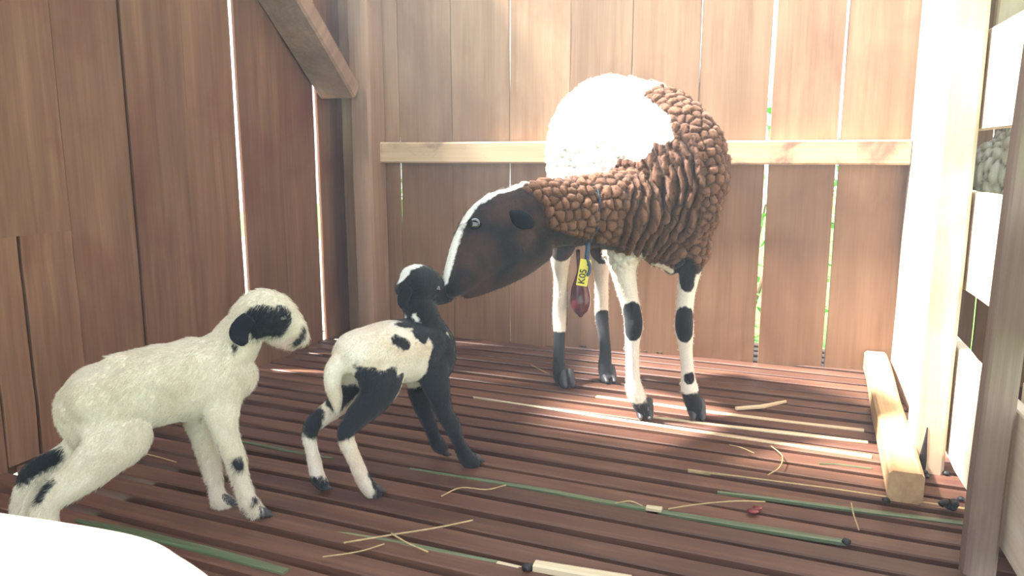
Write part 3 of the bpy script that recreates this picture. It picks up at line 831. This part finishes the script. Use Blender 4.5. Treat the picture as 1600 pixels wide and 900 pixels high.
# standing folds of the shoulder fleece
CR = np.array((math.cos(YAW), math.sin(YAW), 0))
fu = V @ CR + 2.2 * (V[:, 2] - .53) ** 2 + np.array([mnoise.noise(Vector(p) * 14) for p in V]) * .018 + np.array([mnoise.noise(Vector(p) * 40) for p in V]) * .006
rid = (0.5 + 0.5 * np.cos(2 * math.pi * fu / .0215)) ** 0.6
hB = rid * (0.3 + 0.7 * hB)
hh = hA * (1 - shoulder) + hB * shoulder
rr_ = rnd * (1 - shoulder) + rnd2 * shoulder
amp = 0.0105 + 0.0025 * shoulder
seam = np.clip(1 - np.abs(caps_sd(V, [(kn(913, 270), kn(919, 395), .0, .0)])) / 0.09, 0, 1)
disp = wool * (hh * amp * (0.7 + 0.6 * rr_) - 0.003)
fine = np.array([mnoise.noise(Vector(p) * 210) for p in V]) * 0.0012
disp += fine * wool
# the cord lies in a groove of the neck wool
pl_n = (kn(905, 333) - kn(930, 333)).normalized()
dpl = np.abs((V - np.array(kn(914, 333))) @ np.array(pl_n))
near_neck = np.clip(-caps_sd(V, [(kn(914, 300), kn(914, 370), .12, .12)]) / .01, 0, 1)
disp -= np.clip(1 - dpl / 0.010, 0, 1) * near_neck * (0.006 + 0.004 * wool)
# mouth line
disp -= np.clip(1 - np.abs(caps_sd(V, [(kn(712, 464), kn(742, 452), .03, .03)]) + .03) / .006, 0, 1) * 0.0
displace(me, disp)
set_attr(me, 'tip', np.clip(hh * (0.55 + 0.45 * rr_), 0, 1) * wool)
set_attr(me, 'skin', np.where(wool > 0.25, 0.02, -0.02) * 1.0 + (0.25 - wool) * -0.02)
hp = lambda x, y: hit(bv0, x, y)[0]
sad = caps_sd(V, [(Ew(-.10, 0, .60), Ew(.02, 0, .58), .24, .20), (Ew(.0, 0, .74), Ew(.15, .02, .72), .15, .10), (hp(950, 160), hp(1038, 205), .06, .028), (hp(935, 205), hp(1000, 225), .05, .036), (hp(915, 240), hp(950, 245), .05, .034)])
sad = np.maximum(sad, -caps_sd(V, [(hp(1022, 160), hp(1058, 168), .008, .02), (hp(1058, 168), hp(1080, 230), .02, .03)]))
set_attr(me, 'saddle', sad)
lf = lambda px, py, q, dd=0: on_plane(px, py, Vector(q) + CF * dd, CF)
FR, FL_, HR, HL = (-0.252, 1.70, 0), (-0.135, 1.74, 0), (-0.485, 1.90, 0), (-0.385, 1.965, 0)
set_attr(me, 'white_leg', caps_sd(V, [(lf(972, 395, FR), lf(990, 640, FR), .055, .035), (lf(1078, 445, FL_), lf(1078, 640, FL_), .04, .035), (lf(876, 415, HR, .03), lf(875, 600, HR, .02), .05, .06), (lf(940, 415, HL, .03), lf(945, 600, HL, .02), .05, .06),
     (lf(1030, 420, FR, -.02), lf(1045, 428, FR, -.02), .02, .015)]))
set_attr(me, 'black_leg', caps_sd(V, [(lf(990, 496, FR, -.03), lf(990, 516, FR, -.03), .034, .030), (lf(1069, 503, FL_, -.03), lf(1069, 520, FL_, -.03), .034, .028), (lf(1000, 632, FR), lf(990, 655, FR), .024, .06), (lf(1080, 622, FL_), lf(1090, 650, FL_), .028, .05),
     (lf(1077, 592, FL_, -.02), lf(1082, 590, FL_, -.02), .014, .012), (lf(1070, 415, FL_, -.02), lf(1074, 445, FL_, -.02), .026, .016),
     (lf(873, 540, HR, .03), lf(878, 600, HR), .04, .06), (lf(876, 525, HR, .03), lf(876, 540, HR, .03), .012, .035), (lf(943, 500, HL, .03), lf(950, 600, HL), .028, .06), (lf(927, 430, HL), lf(930, 450, HL), .012, .01)]))
bl = [(kn(812, 287), kn(770, 286), .020, .026), (kn(770, 286), kn(730, 303), .026, .029), (kn(730, 303), kn(708, 342), .029, .026), (kn(708, 342), kn(697, 385), .026, .021), (kn(697, 385), kn(689, 436), .021, .014)]
set_attr(me, 'blaze', caps_sd(V, bl))
M['ewe'] = coat('ewe_coat', (0.034, 0.017, 0.013), [('saddle', (0.88, 0.84, 0.78)), ('skin', ((0.016, 0.017, 0.022), (0.062, 0.036, 0.034))), ('white_leg', (0.80, 0.74, 0.64)), ('black_leg', (0.022, 0.023, 0.028)), ('blaze', (0.86, 0.84, 0.78))],
    base2=(0.026, 0.013, 0.010), noise_scale=110, tip=(0.215, 0.108, 0.066), bump=0.5, sheen=0.12)
link('body', me, M['ewe'], ewe)
bv = bvh_of(me)
p, nr = hit(bv, 742, 349)
eye(ewe, p - nr * 0.0065, None, 0.0138, M['eye'])
e2 = []
for k in range(13):                          # rim of the eyelids
    a_ = 2 * math.pi * k / 12
    q, qn = hit(bv, 742 + 9.5 * math.cos(a_), 349 + 8 * math.sin(a_)); e2.append(q + qn * .001)
tube_path('eyelid', e2, .0024, M['black_coat'], ewe, 8, 3)
# small held-back ear on the near side, one behind on the far side
ear_n = hit(bv, 800, 335)[0]
def ewe_ear(p0, side):
    b_ = p0; d1 = (kn(835, 352) - kn(800, 335)).normalized()
    out_ = -CF * side
    st = [(b_ - out_ * .004, .010, .008), (b_ + d1 * .012 + out_ * .008, .016, .006), (b_ + d1 * .032 + out_ * .014, .017, .005), (b_ + d1 * .05 + out_ * .016, .008, .003)]
    link('ear', mesh_of('ear', [loft(st, out_, 14, 5)]), M['black_coat'], ewe, smooth=True)
ewe_ear(ear_n, 1)
pf = bv.ray_cast(ear_n + CF * .4, -CF)[0]
if pf is not None: ewe_ear(pf, -1)
for (q, px, py) in ((FR, 1008, 654), (FL_, 1090, 655), (HR, 886, 604), (HL, 951, 597)):
    p = on_z(px, py, 0.001)
    hoof_pair(None, Vector((0.25, -1.0, 0)) if q in (FR, FL_) else Vector((0.45, -0.9, 0)), p - CF * -0.012, 0.029, M['hoof'], ewe)
# afterbirth hanging behind her
dS = 2.02
st = [(at(903, 392, dS), .006, .006), (at(904, 420, dS), .004, .004), (at(905, 436, dS), .013, .012), (at(906, 450, dS), .023, .02), (at(907, 470, dS), .027, .024), (at(907, 485, dS), .020, .018), (at(907, 493, dS), .007, .007)]
link('birth_sac', mesh_of('birth_sac', [loft(st, CF, 18, 6)]), M['sac'], ewe, smooth=True)['label'] = 'dark red shiny afterbirth sac'
fur(ewe, me, M['ewe'], 60000, 0.008, (0, 0, -1), ['tip', 'saddle', 'skin', 'white_leg', 'black_leg', 'blaze'], 3, up=.6, rad=.00032, curl=.0012, keep=np.clip(wool * .9 + .35, 0, 1))

# ---- collar cord with the yellow tag
col = empty('collar', kn(916, 390)); tag(col, 'dark cord collar with yellow tag hanging from the neck of the ewe', 'collar')
cc = kn(914, 334)
ax = pl_n; u_ = Vector((0, 0, 1)); u_ = (u_ - ax * u_.dot(ax)).normalized(); w_ = ax.cross(u_)
ring = []
for k in range(29):
    a_ = 2 * math.pi * k / 28
    d_ = u_ * math.cos(a_) + w_ * math.sin(a_)
    p, nr, _, _ = bv.ray_cast(cc + d_ * .16, -d_)
    ring.append((p if p is not None else cc + d_ * .07) + d_ * .0005)
tube_path('cord', ring, .0026, M['cord'], col, 8, 3)
low_p = min(ring, key=lambda q: q.z)
dT = hd(918) - .05
a0, a1 = hit(bv, 919, 380)[0], at(917, 404, dT)
dT = (a0 - EYE).dot(CF) - .006
knots = [at(919, 381, dT), at(918, 392, dT), at(917, 404, dT), at(918, 414, dT)]
tube_path('hanging_cord', knots, .005, M['cord'], col, 8, 4)
tube_path('cord_end', [at(917, 404, dT - .004), at(921, 414, dT - .006), at(921, 424, dT - .006), at(918, 430, dT - .006)], .0032, M['cord'], col, 8, 4)
px_ = dT / F
tm = plank_mesh('tag', .0225, .003, .055, 3, 0.0, 2, 3)
CE = Vector((math.cos(YAW), math.sin(YAW), 0))
tc_ = at(912, 426, dT)
link('tag', tm, M['tag'], col, loc=tc_, rot=(0, math.radians(9), YAW))['label'] = 'yellow plastic tag with dark hand lettering'
fc = bpy.data.curves.new('lettering', 'FONT'); fc.body = 'K05'; fc.size = .019; fc.align_x = 'CENTER'; fc.align_y = 'CENTER'; fc.extrude = .0003; fc.offset = 0.0003
to_ = bpy.data.objects.new('lettering', fc)
C.objects.link(to_)
dg = bpy.context.evaluated_depsgraph_get(); lm = bpy.data.meshes.new_from_object(to_.evaluated_get(dg)); bpy.data.objects.remove(to_)
lm.name = 'lettering'; lm.materials.clear()
tg = [o for o in col.children if o.name.startswith('tag')][0]
lo_ = bpy.data.objects.new('lettering', lm); C.objects.link(lo_); lm.materials.append(M['ink']); lo_.parent = tg
lo_.matrix_local = Matrix.Translation((-.001, -.0019, -.008)) @ Matrix.Rotation(math.radians(-90), 4, 'Y') @ Matrix.Rotation(math.radians(90), 4, 'X')

# ------------------------------------------------------------------ strips between the slats, bits on the floor
def strip(name, pts, mat, parent, th=0.006, z=0.001, lab=None):
    """split lath lying in a gap: pts are (px, py, width in m) on the floor"""
    V, Fc = [], []
    P = [on_z(x, y, 0) for x, y, w_ in pts]
    for i, p in enumerate(P):
        d_ = (P[min(i + 1, len(P) - 1)] - P[max(i - 1, 0)]); d_.z = 0; d_.normalize()
        nrm = Vector((-d_.y, d_.x, 0)); w_ = pts[i][2] / 2
        for (a_, b_) in ((-1, z - th), (-1, z - .0012), (-.55, z), (.55, z), (1, z - .0012), (1, z - th)):
            V.append(p + nrm * a_ * w_ + Vector((0, 0, b_ + (random.uniform(-.0008, .0008)))))
    for i in range(len(P) - 1):
        for j in range(6): Fc.append((i * 6 + j, i * 6 + (j + 1) % 6, (i + 1) * 6 + (j + 1) % 6, (i + 1) * 6 + j))
    Fc.append((5, 4, 3, 2, 1, 0)); k = (len(P) - 1) * 6; Fc.append(tuple(k + j for j in range(6)))
    c = sum(P, Vector()) / len(P)
    me = bpy.data.meshes.new(name); me.from_pydata([tuple(v - c) for v in V], [], Fc)
    bm = bmesh.new(); bm.from_mesh(me); bmesh.ops.recalc_face_normals(bm, faces=bm.faces); bm.to_mesh(me); bm.free()
    o = link(name, me, mat, parent, loc=c)
    if lab: o['label'] = lab
    return o
GRN, PAL = 'green bamboo lath between the slats', 'pale split lath between the slats'
strip('lath', [(740, 620, .004), (850, 637, .008), (980, 657, .014), (1120, 678, .018), (1250, 697, .017), (1362, 713, .018)], M['bamboo_pale'], fl, lab=PAL)
strip('lath', [(1012, 650, .008), (1120, 663, .014), (1240, 677, .018), (1356, 690, .014)], M['bamboo_pale'], fl, lab=PAL)
strip('lath', [(932, 619, .018), (1030, 632, .016), (1120, 645, .018), (1240, 659, .018), (1350, 672, .016)], M['bamboo_pale'], fl, lab=PAL)
strip('lath', [(640, 732, .006), (740, 748, .010), (847, 764, .012), (940, 782, .013), (1012, 794, .012)], M['bamboo_green'], fl, lab=GRN)
strip('lath', [(1030, 798, .012), (1120, 813, .016), (1220, 829, .016), (1322, 846, .013)], M['bamboo_green'], fl, lab=GRN)
strip('lath', [(1121, 768, .006), (1220, 780, .010), (1360, 798, .014), (1505, 817, .013)], M['bamboo_green'], fl, lab=GRN)
strip('lath', [(1075, 734, .002), (1180, 748, .004), (1300, 763, .005), (1420, 781, .004), (1508, 795, .007)], M['straw'], fl, lab=PAL)
strip('lath', [(522, 830, .008), (600, 844, .013), (690, 861, .014), (777, 879, .012)], M['bamboo_green'], fl, lab=GRN)
strip('lath', [(777, 879, .010), (818, 888, .012)], M['bamboo_pale'], fl, lab=PAL)
strip('lath', [(120, 812, .008), (200, 828, .016), (320, 858, .017), (447, 892, .015)], M['bamboo_green'], fl, lab=GRN)
strip('lath', [(380, 690, .008), (450, 704, .010), (520, 716, .008)], M['bamboo_green'], fl, lab=GRN)
strip('lath', [(1010, 795, .012), (1034, 799, .014)], M['bamboo_pale'], fl, z=.006, lab=PAL)
strip('lath', [(835, 888, .020), (900, 899, .022), (985, 914, .022)], M['bamboo_pale'], fl, th=.014, z=.010, lab='thick pale stick end between the slats')
strip('lath', [(1150, 640, .010), (1190, 637, .014), (1228, 629, .004)], M['bamboo_pale'], fl, z=.006, lab='pale wood chip lying across the slats')
strip('lath', [(1362, 672 + 60, .004), (1310, 725, .004), (1280, 724, .003)], M['bamboo_green'], fl, lab=GRN)

def straw(pts, r, label, z=0.005):
    P = [on_z(x, y, z + dz) for x, y, dz in pts]
    c = P[0].copy()
    me = mesh_of('straw', [loft([(p - c, r, r) for p in P], (0, 0, 1) if abs((P[-1] - P[0]).normalized().z) < .9 else (1, 0, 0), 6, 4)])
    return tag(link('straw', me, M['straw'], loc=c, smooth=True), label, 'straw', 'straws on the floor')
straw([(538, 848, 0), (610, 836, .004), (680, 825, .006), (738, 813, .002)], .0016, 'longest yellow straw on the slats in front of the lambs')
straw([(612, 834, .006), (640, 850, .004), (668, 862, 0)], .0014, 'short yellow straw crossing the longest straw')
straw([(1045, 795, 0), (1090, 788, .006), (1150, 783, .010), (1195, 784, .004)], .0014, 'pale straw beside the red scrap')
straw([(962, 786, .0), (985, 783, .006), (1003, 790, .0)], .0012, 'short bent straw on the green lath')
straw([(1330, 786, .002), (1334, 805, .008), (1342, 828, 0)], .0010, 'thin upright pale straw left of the floor beam end')
straw([(1140, 695, 0), (1160, 700, .006), (1178, 708, 0)], .0010, 'tiny straw in front of the sunlit laths')
straw([(1205, 697, 0), (1222, 712, .006), (1218, 730, .004), (1200, 742, 0)], .0008, 'thin curled straw in front of the sunlit laths')
straw([(690, 775, 0), (720, 762, .008), (760, 765, .006), (790, 758, 0)], .0009, 'thin straw by the front hoof of the black and white lamb')
straw([(830, 570, 0), (845, 578, .004), (858, 584, 0)], .0012, 'little straw left of the hind hoof of the ewe')
straw([(505, 870, 0), (560, 862, .004), (600, 850, 0)], .0009, 'thin straw below the longest straw')
straw([(210, 706, .0), (240, 712, .004), (275, 722, 0)], .0012, 'straw on the slats behind the white lamb')

def blob(name, p, r, mat, seed, sq=0.75, label=None, cat=None, group=None, n=1):
    bm = bmesh.new(); q = random.Random(seed)
    for k in range(n):
        c = Vector((q.uniform(-1, 1), q.uniform(-1, 1), 0)) * r * (0.8 if n > 1 else 0) + Vector((0, 0, r * sq * (.95 + (0.9 if k >= 4 else 0))))
        res = bmesh.ops.create_icosphere(bm, subdivisions=2, radius=r * (.55 if n > 1 else 1))
        for v in res['verts']:
            v.co = v.co * (1 + 0.25 * mnoise.noise(v.co * (1.2 / r) + Vector((seed, k, 0)))); v.co.z *= sq; v.co += c
    me = bpy.data.meshes.new(name); bm.to_mesh(me); bm.free()
    return tag(link(name, me, mat, loc=p, smooth=True), label, cat, group)
blob('dropping', on_z(1482, 799), .013, M['dung'], 1, .8, 'largest black clump of droppings right of the floor beam', 'dropping', 'droppings', 7)
blob('dropping', on_z(1501, 783), .006, M['dung'], 2, .8, 'single black dropping just behind the largest clump', 'dropping', 'droppings')
blob('dropping', on_z(1384, 785), .007, M['dung'], 3, .7, 'dark dropping at the near end of the floor beam', 'dropping', 'droppings')
blob('dropping', on_z(1322, 850), .007, M['dung'], 4, .7, 'dark dropping at the right end of the long green lath', 'dropping', 'droppings')
blob('dropping', on_z(824, 891), .008, M['dung'], 5, .7, 'dark dropping beside the thick pale stick end', 'dropping', 'droppings')
blob('dropping', on_z(1447, 748), .009, M['dung'], 6, .7, 'dark clump against the foot of the thick pale post', 'dropping', 'droppings', 6)
blob('dropping', on_z(1478, 742), .006, M['dung'], 7, .7, 'small dropping in front of the small pale block', 'dropping', 'droppings')
for i, (x, y, r) in enumerate(((910, 543, .011), (1007, 550, .009), (1030, 551, .010), (500, 520, .012), (470, 541, .010), (655, 521, .010))):
    blob('dirt_clump', on_z(x, y), r, M['dung'], 20 + i, .4, ['dark dirt clump at the wall behind the ewe, leftmost', 'dark dirt clump at the wall between the ewe front legs', 'dark dirt clump at the wall beside the ewe right knee', 'dark dirt clump in the far left corner', 'dark dirt clump under the nose of the white lamb', 'dark dirt clump at the wall behind the black lamb'][i], 'dirt', 'dirt along the walls', 4)
blob('red_scrap', on_z(1186, 800), .016, M['blood'], 31, .3, 'dark red wet scrap on the slats above the long green lath', 'scrap', None, 3)
blob('wet_scrap', on_z(697, 536), .018, M['sac'], 32, .35, 'glistening dark red afterbirth scrap at the back wall', 'scrap', None, 4)

# the neighbouring sheep, seen between the boards of the right wall
nb = empty('sheep', (.62, 1.97, 0)); tag(nb, 'pale fleeced sheep in the next pen, seen between the right wall boards', 'sheep')
NX = Vector((1, .05, 0)).normalized(); NY = Vector((-NX.y, NX.x, 0)); NO = Vector((.475, 1.93, 0.02))
def Nw(a_, b_, z_): return NO + NX * a_ + NY * b_ + Vector((0, 0, z_))
PN = [loft([(Nw(-.02, 0, .53), .07, .06), (Nw(.02, 0, .53), .13, .11), (Nw(.12, 0, .525), .165, .14), (Nw(.3, 0, .52), .175, .15), (Nw(.45, 0, .52), .16, .135), (Nw(.54, 0, .53), .10, .09)], NY, 26, 5),
      loft([(Nw(.48, 0, .58), .10, .08), (Nw(.60, 0, .68), .075, .06), (Nw(.68, 0, .74), .065, .055), (Nw(.78, 0, .70), .05, .042), (Nw(.86, 0, .64), .03, .03)], NY, 18, 5)]
for a_, b_ in ((.08, .08), (.08, -.08), (.44, .07), (.44, -.07)):
    PN.append(loft([(Nw(a_, b_, .45), .05, .04), (Nw(a_ + .01, b_, .30), .024, .022), (Nw(a_, b_, .2), .018, .018), (Nw(a_, b_, .06), .015, .015), (Nw(a_ + .01, b_, -.012), .018, .018)], NY, 12, 4))
me = fuse('body', PN, 0.006, 6)
V = verts(me)
seln = V[:, 2] > .38
W = V + np.array([mnoise.noise_vector(Vector(p) * 30) for p in V]) * 0.006
f1, f2, rnd = locks(W, seln, 0.014, 9, np.array(((1, 0, 0), (0, 1, 0), (0, 0, .4))))
displace(me, np.where(seln, dome(f1, f2, .014) * .010, 0))
set_attr(me, 'tip', dome(f1, f2, .014))
M['fleece'] = coat('pale_fleece', (0.17, 0.155, 0.125), [], base2=(0.11, 0.10, 0.08), tip=(0.40, 0.385, 0.33))
link('body', me, M['fleece'], nb)
for sg in (1, -1):
    link('ear', mesh_of('ear', [loft([(Nw(.70, .045 * sg, .76), .012, .01), (Nw(.69, .08 * sg, .75), .022, .008), (Nw(.68, .12 * sg, .73), .008, .004)], NX, 12, 4)]), M['fleece'], nb, smooth=True)
neighbour_floor = quad_grid('floor_2', (.55, .9), (1.6, 2.5), -.012, 2, M['slat']); neighbour_floor['kind'] = 'structure'

# scattering volume added in the pen to stand in for lens veil
V = [(x, y, z) for z in (-.005, 1.68) for y in (.55, 2.285) for x in (-1.355, .34)]
me = bpy.data.meshes.new('haze'); me.from_pydata(V, [], [(0, 2, 3, 1), (4, 5, 7, 6), (0, 1, 5, 4), (1, 3, 7, 5), (3, 2, 6, 7), (2, 0, 4, 6)])
hm = bpy.data.materials.new('haze'); hm.use_nodes = True; hm.node_tree.nodes.clear()
ho = hm.node_tree.nodes.new('ShaderNodeOutputMaterial'); hv = hm.node_tree.nodes.new('ShaderNodeVolumeScatter')
hv.inputs['Color'].default_value = (.74, .88, 1, 1); hv.inputs['Density'].default_value = 0.05; hv.inputs['Anisotropy'].default_value = 0.1
hm.node_tree.links.new(hv.outputs[0], ho.inputs['Volume'])
tag(link('haze', me, hm), 'thin haze volume added in the pen to stand in for lens veil', 'haze', kind='stuff')
